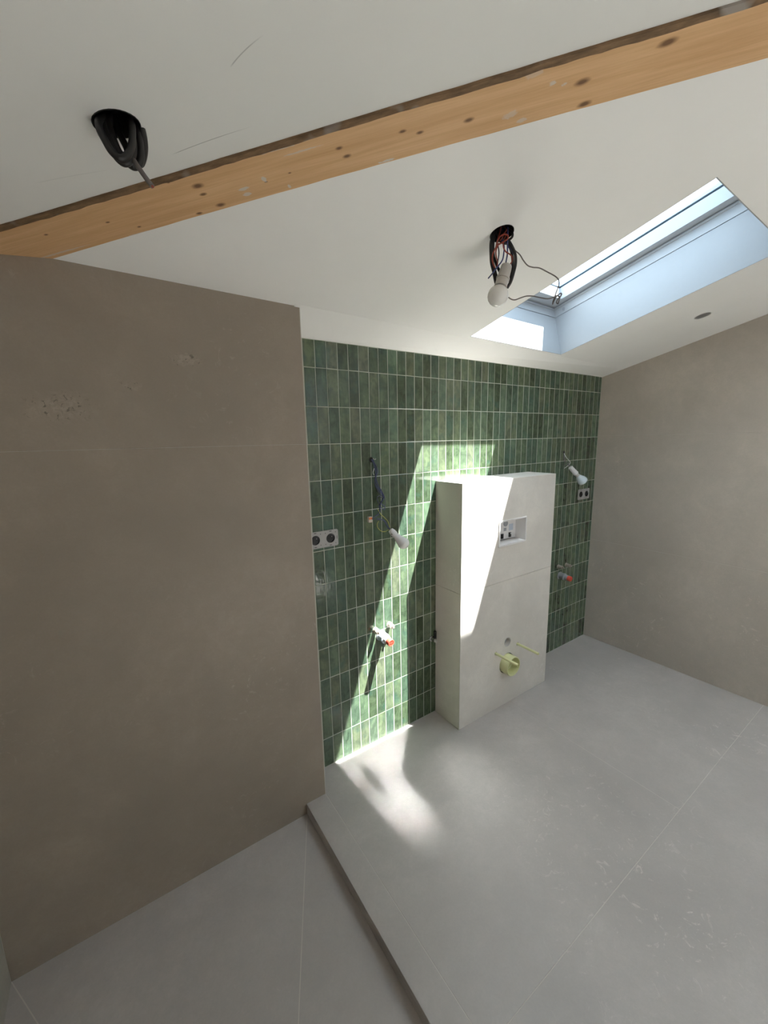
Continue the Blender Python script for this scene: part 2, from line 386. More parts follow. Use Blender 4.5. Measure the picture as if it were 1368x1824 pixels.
# ------------------------------------------------------------------ floor
G = 0.0008                                                                  # half a joint
bm = box(B(), CURB + 0.012, W + 0.14, REAR_Y - 0.1, 0.12, -0.16, -0.0006)
floor = structure(obj('floor', bm, 'stonegrout'), 'raised floor of large grey stone tiles behind the curb', 'floor')
def slab(name, x0, x1, y0, y1, z0, z1, mat, parent, bev=0.0009):
    return obj(name, box(B(), x0, x1, y0, y1, z0, z1, bev), mat, parent)
for (x0, x1, y0, y1) in ((0, 1.146, -1.040, 0.004), (1.146, W + 0.02, -1.040, 0.004), (0, W + 0.02, -2.24, -1.040), (0, W + 0.02, REAR_Y, -2.24)):
    slab('floor_tile', x0 + G, x1 - G, y0 + G, y1 - G, -0.012, 0, 'floorstone', floor)
slab('curb_tile', CURB, 0 - G, REAR_Y, -0.02, -0.012, 0.0006, 'floorstone', floor)
slab('riser_tile', CURB, CURB + 0.011, REAR_Y, -0.02, HS - 0.02, -0.0122, 'floorstone', floor, 0)
# shower floor: four tiles falling to the middle along diagonal cuts
bm = box(B(), LX - 0.1, CURB + 0.012, REAR_Y - 0.1, 0.0, -0.2, HS - 0.022)
sfl = structure(obj('floor_shower', bm, 'stonegrout'), 'sunken grey shower floor with diagonal tile cuts', 'shower floor')
mid = Vector((-0.56, -1.10)); y1s = -2.07
cor = [Vector((LX, -D)), Vector((CURB, -D)), Vector((CURB, y1s)), Vector((LX, y1s))]
for i in range(4):
    a, c = cor[i], cor[(i + 1) % 4]; cen = (a + c + mid) / 3
    pts = []
    for q in (a, c, mid):
        pts.append(q)
    bm = prism(B(), [tuple(q) for q in pts], HS - 0.02, HS)
    for v in bm.verts:
        k = (Vector((v.co.x, v.co.y)) - mid).length
        if k < 0.1: v.co.z -= 0.010
    obj('shower_tile', bm, 'floorstone', sfl)
for c in cor:                                                               # pale grout along the diagonal cuts
    d = mid - c; p_ = Vector((-d.y, d.x)).normalized() * 0.0013
    bm = B(); zz = (HS + 0.0003, HS - 0.0097)
    v = [bm.verts.new((*q, z + h)) for h in (0, -0.006) for q, z in ((c + p_, zz[0]), (c - p_, zz[0]), (mid - p_, zz[1]), (mid + p_, zz[1]))]
    for q in ((0, 1, 2, 3), (7, 6, 5, 4), (0, 4, 5, 1), (1, 5, 6, 2), (2, 6, 7, 3), (3, 7, 4, 0)): bm.faces.new([v[i] for i in q])
    obj('grout_line', bm, 'stonegrout', sfl)
slab('shower_tile', LX, CURB, REAR_Y, y1s - 0.0022, HS - 0.02, HS, 'floorstone', sfl)

# ------------------------------------------------------------------ walls
bm = box(B(), -0.02, W + 0.1, 0.0008, 0.12, -0.1, 2.2)
wall_back = structure(obj('wall_back', bm, 'grout'), 'back wall clad in slim upright green glazed tiles', 'wall')
bm = B(); v = []
for x in (-0.02, W + 0.02):                                                 # plaster cove closing the gap between tiles and ceiling
    v.append([bm.verts.new(c) for c in ((x, 0.003, ZT + 0.0008), (x, -0.0005, ZT + 0.0008), (x, -0.14, HC + SL * 0.14 + TX * x - 0.0004), (x, 0.003, 2.1))])
for k in range(4): bm.faces.new((v[0][k], v[0][(k + 1) % 4], v[1][(k + 1) % 4], v[1][k]))
bm.faces.new(v[0]); bm.faces.new(v[1][::-1])
obj('plaster_cove', bm, 'plaster', wall_back)
# tiles: four slightly uneven handmade shapes shared by all whole tiles
TW, TH = Q - 0.0021, P - 0.0021
def tile_bm(bm, w_, h_, cx, cz, y0, k, rnd):
    vs0 = set(bm.verts)
    j = lambda s: rnd.uniform(-s, s)
    x = [-w_ / 2 + j(0.0003), w_ / 2 + j(0.0003)]; z = [-h_ / 2 + j(0.0004), h_ / 2 + j(0.0004)]
    tilt = j(0.0006), j(0.0006)
    b_ = 0.0016
    fr = [(x[0] + b_, z[0] + b_), (x[1] - b_, z[0] + b_), (x[1] - b_, z[1] - b_), (x[0] + b_, z[1] - b_)]
    md = [(x[0], z[0]), (x[1], z[0]), (x[1], z[1]), (x[0], z[1])]
    yy = lambda a, c: tilt[0] * a / w_ + tilt[1] * c / h_
    A = [bm.verts.new((cx + a, y0 + yy(a, c), cz + c)) for a, c in fr]
    Bq = [bm.verts.new((cx + a, y0 + 0.0011 + yy(a, c), cz + c)) for a, c in md]
    C = [bm.verts.new((cx + a, y0 + 0.006, cz + c)) for a, c in md]
    bm.faces.new(A)
    for i in range(4):
        i2 = (i + 1) % 4; bm.faces.new((A[i], Bq[i], Bq[i2], A[i2])); bm.faces.new((Bq[i], C[i], C[i2], Bq[i2]))
    bm.faces.new(C[::-1])
rnd = random.Random(3)
variants = []
for k in range(6):
    bm = B(); tile_bm(bm, TW, TH, 0, 0, 0, k, rnd); bmesh.ops.recalc_face_normals(bm, faces=bm.faces)
    me = bpy.data.meshes.new('tile'); bm.to_mesh(me); bm.free(); me.materials.append(MAT['green']); variants.append(me)
cells = []
def scr(v):
    d = v - CAM; z = d.dot(FWD); return (684 + FPX * d.dot(RGT) / z, 912 + FPX * d.dot(DWN) / z)
edge_u = lambda v_: 540 + (v_ - 543) * 0.0472
for i in range(-3, 43):
    for k in range(13):
        x0, x1 = C0 + Q * i, C0 + Q * (i + 1); z0, z1 = R0 + P * k, R0 + P * (k + 1)
        x0, x1, z0, z1 = max(x0, 0.0), min(x1, W), max(z0, 0.0), min(z1, ZT)
        if x1 - x0 < 0.006: continue
        if x0 > BX0 + 0.02 and x1 < BX1 - 0.02 and z1 < BH - 0.05: continue        # nothing is tiled behind the casing
        q = [scr(Vector((a, 0, c))) for a, c in ((x0, z0), (x1, z0), (x1, z1), (x0, z1))]
        area = abs(sum(q[n][0] * q[(n + 1) % 4][1] - q[(n + 1) % 4][0] * q[n][1] for n in range(4))) / 2
        um = sum(c[0] for c in q) / 4; vm = sum(c[1] for c in q) / 4
        hid = um < edge_u(vm)                                                       # behind the partition
        for (u0, u1, v0, v1) in ((826, 985, 850, 1290),): hid = hid or (u0 < um < u1 and v0 < vm < v1)
        cells.append((0 if hid else area, x0, x1, z0, z1))
cells.sort(key=lambda c: -c[0])
rest = B()
for n, (a, x0, x1, z0, z1) in enumerate(cells):
    w_, h_ = x1 - x0 - 0.0021, z1 - z0 - 0.0021; cx, cz = (x0 + x1) / 2, (z0 + z1) / 2
    whole = abs(w_ - TW) < 0.001 and abs(h_ - TH) < 0.001
    if n < 300:
        if whole: me = rnd.choice(variants)
        else:
            bm = B(); tile_bm(bm, w_, h_, 0, 0, 0, 0, rnd); bmesh.ops.recalc_face_normals(bm, faces=bm.faces)
            me = bpy.data.meshes.new('tile'); bm.to_mesh(me); bm.free(); me.materials.append(MAT['green'])
        link('tile', me, wall_back, (cx, 0, cz))
    else: tile_bm(rest, w_, h_, cx, cz, 0, 0, rnd)
ro = obj('tile_field', rest, 'green', wall_back); ro['kind'] = 'stuff'

# left partition: a thick wall standing 13 cm in front of the green one
bm = box(B(), LX - 0.1, -0.004, -D + 0.0006, 0.12, -0.2, 2.15)
wall_left = structure(obj('wall_left', bm, 'stonegrout'), 'left partition wall clad in large beige stone tiles', 'wall')
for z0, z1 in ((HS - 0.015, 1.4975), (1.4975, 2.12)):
    slab('wall_tile', LX, 0.0, -D, -D + 0.012, z0 + G * 0.35, z1 - G * 0.35, 'leftstone_shade', wall_left, 0.0003)
slab('edge_trim', -0.0020, 0.0004, -D - 0.0003, -D + 0.004, 0.001, 2.1, 'stonegrout', wall_left, 0)
slab('return_tile', -0.012, 0.0, -D + 0.0125, 0.0015, 0.001, 2.1, 'leftstone_shade', wall_left)
# right wall, very slightly out of square
RW = -0.0072
fr_ = lambda v: Vector((v.x - RW * -v.y if False else v.x + RW * v.y, v.y, v.z))
wall_right = structure(obj('wall_right', box(B(), W + 0.0012, W + 0.12, REAR_Y - 0.1, 0.12, -0.15, 2.85, f=fr_), 'stonegrout'),
                       'right wall clad in large beige stone tiles', 'wall')
for z0, z1 in ((0.001, 0.757), (0.757, 1.503), (1.503, 2.8)):
    for y0, y1 in ((-1.50, -0.0005), (REAR_Y, -1.50)):
        obj('wall_tile', box(B(), W, W + 0.012, y0 + G * 0.7, y1 - G * 0.7, z0 + G * 0.7, z1 - G * 0.7, 0.0009, f=fr_), 'wallstone', wall_right)
# far left side wall and the wall behind the camera
wall_side = structure(obj('wall_side', box(B(), LX - 0.12, LX - 0.010, REAR_Y - 0.1, 0.1, -0.2, 2.1), 'stonegrout'), 'olive grey stone wall at the far left of the shower', 'wall')
for y0, y1 in ((-1.63, -D - 0.001), (REAR_Y, -1.63)):
    for z0, z1 in ((HS - 0.015, 0.9), (0.9, 2.05)):
        slab('wall_tile', LX - 0.012, LX, y0 + G, y1 - G, z0 + G, z1 - G, 'sidestone', wall_side)
wall_front = structure(obj('wall_front', box(B(), LX - 0.1, W + 0.12, REAR_Y - 0.12, REAR_Y, -0.2, 2.85), 'plaster'), 'white plaster wall behind the viewer', 'wall')
# ------------------------------------------------------------------ hip beam and the two ceilings
BA = Vector((-0.67477, -0.12520, 1.97991)); BDIR = Vector((0.73926516, -0.65693348, 0.14807233)).normalized()
BN = Vector((-0.66425589, -0.74750526, 0.0)).normalized(); BUP = BN.cross(BDIR).normalized()
if BUP.z < 0: BUP = -BUP
BWID = 0.1365
def bp(t, s=0.0): q = BA + BDIR * t + BN * s; return q
A0, A1 = bp(-0.34, 0.05), bp(4.15, 0.05)
EG = 0.003; sk = rect(SX0 - EG, SX1 + EG, SY0 - EG, SY1 + EG); S2 = (1.36, 2.19, -1.19, -1.80); sk2 = rect(S2[0] - EG, S2[1] + EG, S2[3] - EG, S2[2] + EG)  # second opening is for an added fill window
hole1 = cpt(894, 416); spot = cpt(1251.5, 562.5)
out1 = [(A0.x, A0.y), (A1.x, A1.y), (W + 0.1, A1.y), (W + 0.1, 0.1), (A0.x, 0.1)]
fce = lambda a, b, c: Vector((a, b, ce(a, b))) + N1 * c
ceiling = structure(obj('ceiling', plate(out1, [sk, sk2, circle(hole1.x, hole1.y, 0.034), circle(spot.x, spot.y, 0.034)], 0.05, fce), 'plaster'),
                    'white sloping plaster ceiling with a roof window', 'ceiling')
E0, E1 = bp(-0.4, BWID - 0.05), bp(4.15, BWID - 0.05)
cab = c2pt(208, 221)
S3 = (0.66, 1.46, -2.45, -3.95); S4_ = (1.55, 2.19, -2.95, -3.95)  # openings of the added fill windows
fc2 = lambda a, b, c: Vector((a, b, ce2(a, b))) + Vector((-0.2003, 0, 1)).normalized() * c
ceil2 = structure(obj('ceiling_hip', plate([(E0.x, E0.y), (E1.x, E1.y), (W + 0.1, REAR_Y - 0.1), (LX - 0.12, REAR_Y - 0.1), (LX - 0.12, E0.y)],
        [circle(cab.x, cab.y, 0.036), rect(S3[0] - EG, S3[1] + EG, S3[3] - EG, S3[2] + EG), rect(S4_[0] - EG, S4_[1] + EG, S4_[3] - EG, S4_[2] + EG)], 0.05, fc2), 'plaster2'), 'white scratched plaster ceiling in front of the wooden beam', 'ceiling')
# roof above, keeps daylight out of everything but the roof window and the added fill windows
# beam object has its own axes: x along the beam, y across, z up
kn = [(352, 331, .010), (362, 346, .006), (393, 365, .009), (355, 380, .006), (192, 396, .004), (248, 404, .004), (474, 324, .003), (516, 308, .003), (604, 264, .006), (618, 278, .007),
      (717, 234, .006), (748, 236, .006), (835, 214, .008), (1037, 146, .011), (1041, 185, .010), (82, 418, .004), (300, 325, .003), (1190, 75, .012)]
sm = [(433, 336, .012, .006, .9), (440, 346, .010, .006, .8), (470, 318, .006, .010, .9), (515, 331, .005, .010, .9), (505, 262, .05, .004, .7), (540, 268, .05, .003, .6),
      (560, 230, .030, .003, .6), (460, 274, .03, .004, .8), (385, 290, .02, .004, .8), (690, 286, .02, .004, .9), (985, 148, .007, .006, .8), (1005, 150, .007, .006, .7), (910, 205, .02, .01, .5),
      (930, 214, .012, .006, .6), (860, 152, .03, .004, .8), (950, 130, .02, .012, .35), (1208, 40, .01, .006, .8), (100, 452, .12, .0035, .6), (250, 415, .05, .003, .6)]
def bpx(u, v):
    q = at(u, v, BUP, BUP.dot(BA)) - BA; return q.dot(BDIR), q.dot(BN)
MAT['pine'] = pine([(*bpx(a, b), r) for a, b, r in kn], [(*bpx(a, b), rx, ry, s) for a, b, rx, ry, s in sm])
MB = Matrix((BDIR, BN, BUP)).transposed().to_4x4(); MB.translation = BA
bm = B()
# hewn edges: the arris on the hip-ceiling side is wavy and chipped
nseg = 110; t0, t1 = -0.30, 4.1; rows = []
for i in range(nseg + 1):
    t = t0 + (t1 - t0) * i / nseg
    wv = 0.004 * noise.noise(Vector((t * 5.0, 1.7, 0))) + 0.003 * noise.noise(Vector((t * 17.0, 5.1, 0))); bow = 0.010 * max(0, 1 - ((t - 0.8) / 0.8) ** 2)
    lo = 0.0 + bow * 0.8 + 0.0012 * noise.noise(Vector((t * 14.0, 9.1, 0)))
    rows.append([bm.verts.new(c) for c in ((t, lo, 0.12), (t, lo, 0.0), (t, BWID - 0.004 + wv * 0.7, -0.0002), (t, BWID + 0.0 + wv * 0.5, 0.006 + wv * 0.5), (t, BWID + 0.001, 0.12))])
for a, c in zip(rows, rows[1:]):
    for k in range(4): bm.faces.new((a[k], a[k + 1], c[k + 1], c[k]))
    bm.faces.new((a[4], a[0], c[0], c[4]))
bm.faces.new(rows[0]); bm.faces.new(rows[-1][::-1])
bmesh.ops.recalc_face_normals(bm, faces=bm.faces)
me = bpy.data.meshes.new('timber_beam'); bm.to_mesh(me); bm.free(); me.materials.append(MAT['pine'])
beam = link('timber_beam', me); beam.matrix_world = MB
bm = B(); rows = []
for i in range(nseg * 2 + 1):                                               # dark uneven strip along the upper arris
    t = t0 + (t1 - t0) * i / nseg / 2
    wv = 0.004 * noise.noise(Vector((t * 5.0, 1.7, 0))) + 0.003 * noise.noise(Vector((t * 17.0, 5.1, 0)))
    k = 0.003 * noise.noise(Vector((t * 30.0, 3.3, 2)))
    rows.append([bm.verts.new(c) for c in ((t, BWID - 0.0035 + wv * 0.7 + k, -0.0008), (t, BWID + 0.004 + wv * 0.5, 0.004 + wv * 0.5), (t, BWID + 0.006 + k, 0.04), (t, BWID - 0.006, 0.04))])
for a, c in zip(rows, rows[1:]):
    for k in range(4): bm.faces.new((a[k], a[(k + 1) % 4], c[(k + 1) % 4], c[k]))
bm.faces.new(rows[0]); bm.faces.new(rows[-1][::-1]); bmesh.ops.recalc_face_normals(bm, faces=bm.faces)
me = bpy.data.meshes.new('dark_edge'); bm.to_mesh(me); bm.free(); me.materials.append(MAT['dark_brown']); we = link('dark_edge', me, beam)
we['label'] = 'dark uneven edge with plaster smears'
tag(beam, 'knotty bare pine beam running diagonally across the white ceiling', 'beam')

# ------------------------------------------------------------------ roof window in its deep reveal, and added fill windows
E1_ = Vector((1, 0, TX)).normalized(); E2_ = Vector((0, -1, SL)).normalized(); E3_ = N1
def roof_window(name, label, x0, x1, ylow, yhigh, ml, mr, mb, mt, diffuser=False, axes=None, zf=ce):
    e1, e2, e3 = axes or (E1_, E2_, E3_)
    SO = Vector((x0, ylow, zf(x0, ylow))); SWD = (x1 - x0) / e1.x; SLN = (ylow - yhigh) / -e2.y
    sf = lambda v: SO + e1 * v.x + e2 * v.y + e3 * v.z
    win = bpy.data.objects.new(name, None); col.objects.link(win); win.location = SO
    structure(win, label, 'roof window')
    def sbox(nm, u0, u1, v0, v1, n0, n1, mat, parent, bev=0.0): return obj(nm, box(B(), u0, u1, v0, v1, n0, n1, bev, f=sf), mat, parent)
    ND = 0.205; TB = 0.03
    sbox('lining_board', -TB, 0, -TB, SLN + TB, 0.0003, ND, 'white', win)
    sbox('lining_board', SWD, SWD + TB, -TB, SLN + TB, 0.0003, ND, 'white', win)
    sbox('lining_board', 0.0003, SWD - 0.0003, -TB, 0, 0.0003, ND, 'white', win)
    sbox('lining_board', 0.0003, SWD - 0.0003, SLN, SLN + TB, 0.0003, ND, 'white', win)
    def ring(nm, l, r, b, t, ow, n0, n1, mat, parent):
        f = lambda a, c, d: sf(Vector((a, c, n0 + d)))
        return obj(nm, plate(rect(-ow, SWD + ow, -ow, SLN + ow), [rect(l, SWD - r, b, SLN - t)], n1 - n0, f), mat, parent)
    ring('joint_groove', -0.004, -0.004, -0.004, -0.004, 0.05, ND - 0.001, ND + 0.005, 'grey', win)
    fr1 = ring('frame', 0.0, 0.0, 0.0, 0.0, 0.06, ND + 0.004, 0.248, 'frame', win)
    obj('screw_cap', lathe(B(), [(0.008, 0), (0.008, 0.0025), (0.005, 0.004)], sf(Vector((SWD, 0.055, 0.228))), -e1, 14), 'grey', fr1)
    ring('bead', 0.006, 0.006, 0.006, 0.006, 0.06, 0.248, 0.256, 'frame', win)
    ring('shadow_gap', 0.001, 0.001, 0.001, 0.001, 0.06, 0.256, 0.261, 'grey', win)
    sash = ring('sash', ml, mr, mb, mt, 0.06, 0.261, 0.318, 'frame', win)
    ring('gasket', ml - 0.002, mr - 0.0015, mb - 0.0015, mt - 0.0015, 0.05, 0.318, 0.3200, 'gasket', sash)
    sbox('pane', ml - 0.025, SWD - mr + 0.03, mb - 0.028, SLN - mt + 0.03, 0.3205, 0.3245, 'glass', sash)
    ring('cladding', ml + 0.001, mr + 0.003, mb + 0.003, mt + 0.004, 0.10, 0.326, 0.340, 'cladding', win)
    ring('cladding_lip', ml - 0.015, mr - 0.014, mb - 0.018, mt - 0.015, 0.10, 0.340, 0.356, 'cladding', win)
    if mt > 0.05: sbox('hood', -0.1, SWD + 0.1, SLN - 0.102, SLN + 0.12, 0.356, 0.420, 'cladding', win)
    if diffuser: sbox('diffuser', 0.002, SWD - 0.002, 0.002, SLN - 0.002, 0.225, 0.2255, 'diffuser', win)  # sunlit cloth added in an unseen window as a soft fill light
    return win
roof_window('window_1', 'white roof window at the top of a deep white reveal', SX0, SX1, SY1, SY0, 0.045, 0.050, 0.078, 0.085)
roof_window('fill_window_2', 'unseen roof window added for fill light, with a white blind beyond the right edge of view', *S2, 0.03, 0.03, 0.03, 0.03, True)  # unseen window added to brighten the right side of the room
AX2 = (Vector((1, 0, 0.2003)).normalized(), Vector((0, -1, 0)), Vector((-0.2003, 0, 1)).normalized())
roof_window('fill_window_3', 'left of two unseen roof windows added for fill light behind the viewer', *S3, 0.03, 0.03, 0.03, 0.03, False, AX2, ce2)  # unseen pair added to throw sun on the floor as fill
roof_window('fill_window_4', 'right of two unseen roof windows added for fill light behind the viewer', *S4_, 0.03, 0.03, 0.03, 0.03, False, AX2, ce2)

# ------------------------------------------------------------------ tiled casing for the hidden cistern
boxt = thing('cistern_casing', 'tall stone-tiled casing in a lit-up tone standing against the green tiled wall', 'cistern casing', ((BX0 + BX1) / 2, -BD / 2, 0))
OP = (1.012, 1.2295, 0.9465, 1.0805)                                        # flush-plate opening
RODS = [(1.018, 0.343), (1.2015, 0.342)]; WP = (1.112, 0.254); FH = (1.113, 0.381)
F = lambda y, t: (lambda a, b, c: Vector((a, y + c, b)))
JZ = 0.749
obj('front_tile', plate(rect(BX0 + 0.0005, BX1 - 0.0005, JZ + 0.0009, BH - 0.0005), [rect(*OP)], 0.01, XZ(-BD)), 'boxstone_lit', boxt)
obj('front_tile', plate(rect(BX0 + 0.0005, BX1 - 0.0005, 0.001, JZ - 0.0009), [circle(*WP, 0.060, 40), circle(*FH, 0.0275, 28)] + [circle(a, b, 0.011, 16) for a, b in RODS], 0.01, XZ(-BD)), 'boxstone_lit', boxt)
for xa, xb in ((BX0, BX0 + 0.01), (BX1 - 0.01, BX1)):
    for z0, z1 in ((0.001, JZ - 0.0009), (JZ + 0.0009, BH - 0.0105)):
        slab('side_tile', xa, xb, -BD + 0.0102, -0.0008, z0, z1, 'boxstone_lit', boxt, 0.0006)
slab('top_tile', BX0, BX1, -BD + 0.0102, -0.0008, BH - 0.01, BH, 'boxstone_lit', boxt, 0.0006)
slab('core', BX0 + 0.011, BX1 - 0.011, -0.09, -0.001, 0.002, BH - 0.011, 'void', boxt, 0)
slab('edge_strip', BX0 - 0.0006, BX0 + 0.0012, -BD - 0.0006, -BD + 0.0014, 0.001, BH, 'stonegrout', boxt, 0)

# flush box: white liner in the opening, valve panel with clips behind
fb = thing('flush_box', 'white plastic flush box recessed in the front of the tall casing', 'flush box', ((OP[0] + OP[1]) / 2, -BD, OP[2]))
x0, x1, z0, z1 = OP
obj('rim', plate(rect(x0 - 0.002, x1 + 0.002, z0 - 0.003, z1 + 0.002), [rect(x0 + 0.005, x1 - 0.005, z0 + 0.005, z1 - 0.005)], 0.009, XZ(-BD - 0.005)), 'bulbwhite', fb)
for nm, q in (('liner_wall', (x0 + 0.001, x0 + 0.005, z0, z1)), ('liner_wall', (x1 - 0.005, x1 - 0.001, z0, z1)), ('liner_wall', (x0 + 0.005, x1 - 0.005, z1 - 0.005, z1 - 0.001)), ('liner_wall', (x0 + 0.005, x1 - 0.005, z0 + 0.001, z0 + 0.005))):
    slab(nm, q[0], q[1], -BD + 0.004, -0.10, q[2], q[3], 'bulbwhite', fb, 0)
py = -BD + 0.062
def pw(u, v): q = wy(u, v, py); return q.x, q.z
e = [pw(921.5, 926), pw(921.5, 931), pw(918.5, 936), pw(918, 941), pw(920.5, 947), pw(921.3, 953), pw(920, 957)]
pan = obj('valve_panel', plate([(x0 + 0.0055, z0 + 0.012), (e[6][0] - 0.03, z0 + 0.010), (e[6][0], e[6][1])] + e[5::-1] + [(e[0][0], z1 - 0.0055), (x0 + 0.0055, z1 - 0.0055)], [], 0.004, XZ(py)), 'bulbwhite', fb)
def onp(name, u, v, w_, h_, mat, t=0.004):
    a, b = pw(u, v); return obj(name, box(B(), a - w_ / 2, a + w_ / 2, py - t, py - 0.0002, b - h_ / 2, b + h_ / 2, 0.0006), mat, pan)
a, b = pw(900.5, 931); obj('knob_hole', lathe(B(), [(0.017, 0), (0.017, 0.003)], (a, py - 0.0002, b - 0.004), (0, -1, 0), 20), 'grey', pan)
onp('label', 910, 938.5, 0.034, 0.037, 'bluegrey', 0.0012)
onp('label', 899.5, 943, 0.022, 0.018, 'grey', 0.001)
onp('clip', 893.5, 955, 0.016, 0.026, 'black', 0.007); onp('clip', 907.3, 952, 0.016, 0.026, 'black', 0.007)
onp('clip', 908, 949.6, 0.006, 0.006, 'bulbwhite', 0.0085)
slab('back_plate', x0, x1, -0.108, -0.100, z0, z1, 'void', fb, 0)

# plumbing stubs on the casing
g = 'plumbing on the cistern casing'
wp = thing('waste_pipe', 'wide cream yellow waste pipe socket low on the tiled casing', 'pipe', (WP[0], -BD, WP[1]))
obj('pipe', lathe(B(), [(0.0545, 0.06), (0.0555, 0.0), (0.0555, -0.046), (0.0545, -0.048), (0.0515, -0.048), (0.0505, -0.045), (0.0505, 0.0), (0.046, 0.004), (0.046, 0.07), (0.0545, 0.07), (0.0545, 0.06)], (WP[0], -BD, WP[1]), (0, 1, 0), 40, caps=False), 'yellow', wp, True)
obj('seal', lathe(B(), [(0.046, 0.0), (0.0455, -0.004), (0.043, -0.004), (0.042, 0.0), (0.046, 0.0)], (WP[0], -BD + 0.012, WP[1]), (0, 1, 0), 36, caps=False), 'yellow', wp, True)
obj('pipe_back', lathe(B(), [(0.0457, 0.0), (0.0457, 0.002)], (WP[0], -BD + 0.066, WP[1]), (0, 1, 0), 32), 'yellow', wp)
for (a, b), lab in zip(RODS, ('cream yellow rod sticking out across the wide waste pipe', 'cream yellow rod sticking out to the right of the waste pipe')):
    L = 0.144 if a < 1.1 else 0.138
    r = tag(obj('mounting_rod', lathe(B(), [(0.0072, 0.02), (0.0072, -L + 0.002), (0.0064, -L), (0.0046, -L), (0.0046, -L + 0.012)], (a, -BD, b), (0, 1, 0), 16), 'yellow', None, True, (a, -BD, b)), lab, 'rod', g)
fp = thing('flush_pipe_hole', 'round grey flush pipe opening just above the waste pipe', 'pipe', (FH[0], -BD, FH[1]))
obj('sleeve', lathe(B(), [(0.0272, 0.0005), (0.0272, 0.06), (0.0225, 0.06), (0.0225, 0.004), (0.0255, 0.0), (0.0272, 0.0005)], (FH[0], -BD, FH[1]), (0, 1, 0), 28, caps=False), 'socket', fp, True)
obj('plug', lathe(B(), [(0.0224, 0), (0.0224, 0.003)], (FH[0], -BD + 0.026, FH[1]), (0, 1, 0), 24), 'grey', fp)

# ------------------------------------------------------------------ double socket plates
def socket_plate(hx, hz, sp, lab):
    hh = sp / 2
    cx_ = (hx[0] + hx[1]) / 2; d = hx[1] - hx[0]
    t = thing('socket_plate', lab, 'socket', (cx_, 0, hz), 'double sockets on the green wall')
    x0_, x1_ = hx[0] - sp / 2, hx[1] + sp / 2
    holes = [circle(x, hz, 0.0205, 28) for x in hx]
    for x in hx:
        holes += [rect(x - 0.006, x + 0.006, hz + hh - 0.0075, hz + hh - 0.0045), rect(x - 0.006, x + 0.006, hz - hh + 0.0045, hz - hh + 0.0075)]
        for sx_, sz_ in ((-1, 1), (1, 1), (1, -1), (-1, -1)): holes.append(circle(x + sx_ * 0.024, hz + sz_ * 0.024, 0.0022, 8))
    for x, s_ in ((hx[0], -1), (hx[1], 1)): holes.append(rect(x + s_ * (hh - 0.006) - 0.0015, x + s_ * (hh - 0.006) + 0.0015, hz - 0.007, hz + 0.007))
    obj('plate', plate(rrect(x0_, x1_, hz - hh, hz + hh, 0.008), holes, 0.002, XZ(-0.0045)), 'plate', t)
    obj('backing', plate(rrect(x0_ + 0.001, x1_ - 0.001, hz - hh + 0.001, hz + hh - 0.001, 0.007), [], 0.0018, XZ(-0.0021)), 'void', t)
    for x in hx:
        s = obj('socket_insert', lathe(B(), [(0.0203, -0.0005), (0.0203, 0.002), (0.0185, 0.0035), (0.0172, 0.0035), (0.0168, 0.0005), (0.0166, -0.0003)], (x, -0.0030, hz), (0, -1, 0), 28), 'sockblack', t, True)
        obj('earth_pin', lathe(B(), [(0.0021, 0), (0.0021, 0.010), (0.0014, 0.012)], (x, -0.0032, hz + 0.009), (0, -1, 0), 10), 'chrome', s, True)
        for k in (-1, 1): obj('pin_hole', lathe(B(), [(0.0021, 0), (0.0021, 0.0003)], (x + k * 0.0095, -0.0031, hz - 0.002), (0, -1, 0), 10), 'void', s)
socket_plate((0.0705, 0.1415), 1.0950, 0.073, 'grey double socket plate partly hidden by the left partition')
socket_plate((2.080, 2.151), 1.1035, 0.073, 'grey double socket plate near the right corner of the green wall')

# ------------------------------------------------------------------ water and drain stubs on the green wall
def hexprof(bm, o, axis, r, h0, h1): return lathe(bm, [(r, h0), (r, h1)], o, axis, 6)
def water_stub(x, z, lab, L=0.042):
    t = thing('water_stub', lab, 'water outlet', (x, 0, z), 'capped water outlets on the green wall')
    o = Vector((x, 0, z))
    obj('elbow', lathe(B(), [(0.0150, -0.001), (0.0150, 0.003), (0.0120, 0.005), (0.0120, L * 0.5), (0.0100, L * 0.55)], o, (0, -1, 0), 18), 'brass', t, True)
    bm = hexprof(B(), o, (0, -1, 0), 0.0118, L * 0.5, L * 0.78); obj('plug_nut', bm, 'brass', t)
    obj('plug_square', box(B(), x - 0.0055, x + 0.0055, -L, -L * 0.76, z - 0.0055, z + 0.0055, 0.001), 'brass', t)
water_stub(0.3575, 0.604, 'plastered brass water stub at sunlit tiles, left of the pair')
water_stub(0.4405, 0.609, 'plastered brass water stub at sunlit tiles, right of the pair')
water_stub(1.862, 0.624, 'shaded brass water stub right of the casing, left of the pair')
water_stub(1.957, 0.617, 'shaded brass water stub right of the casing, right of the pair')
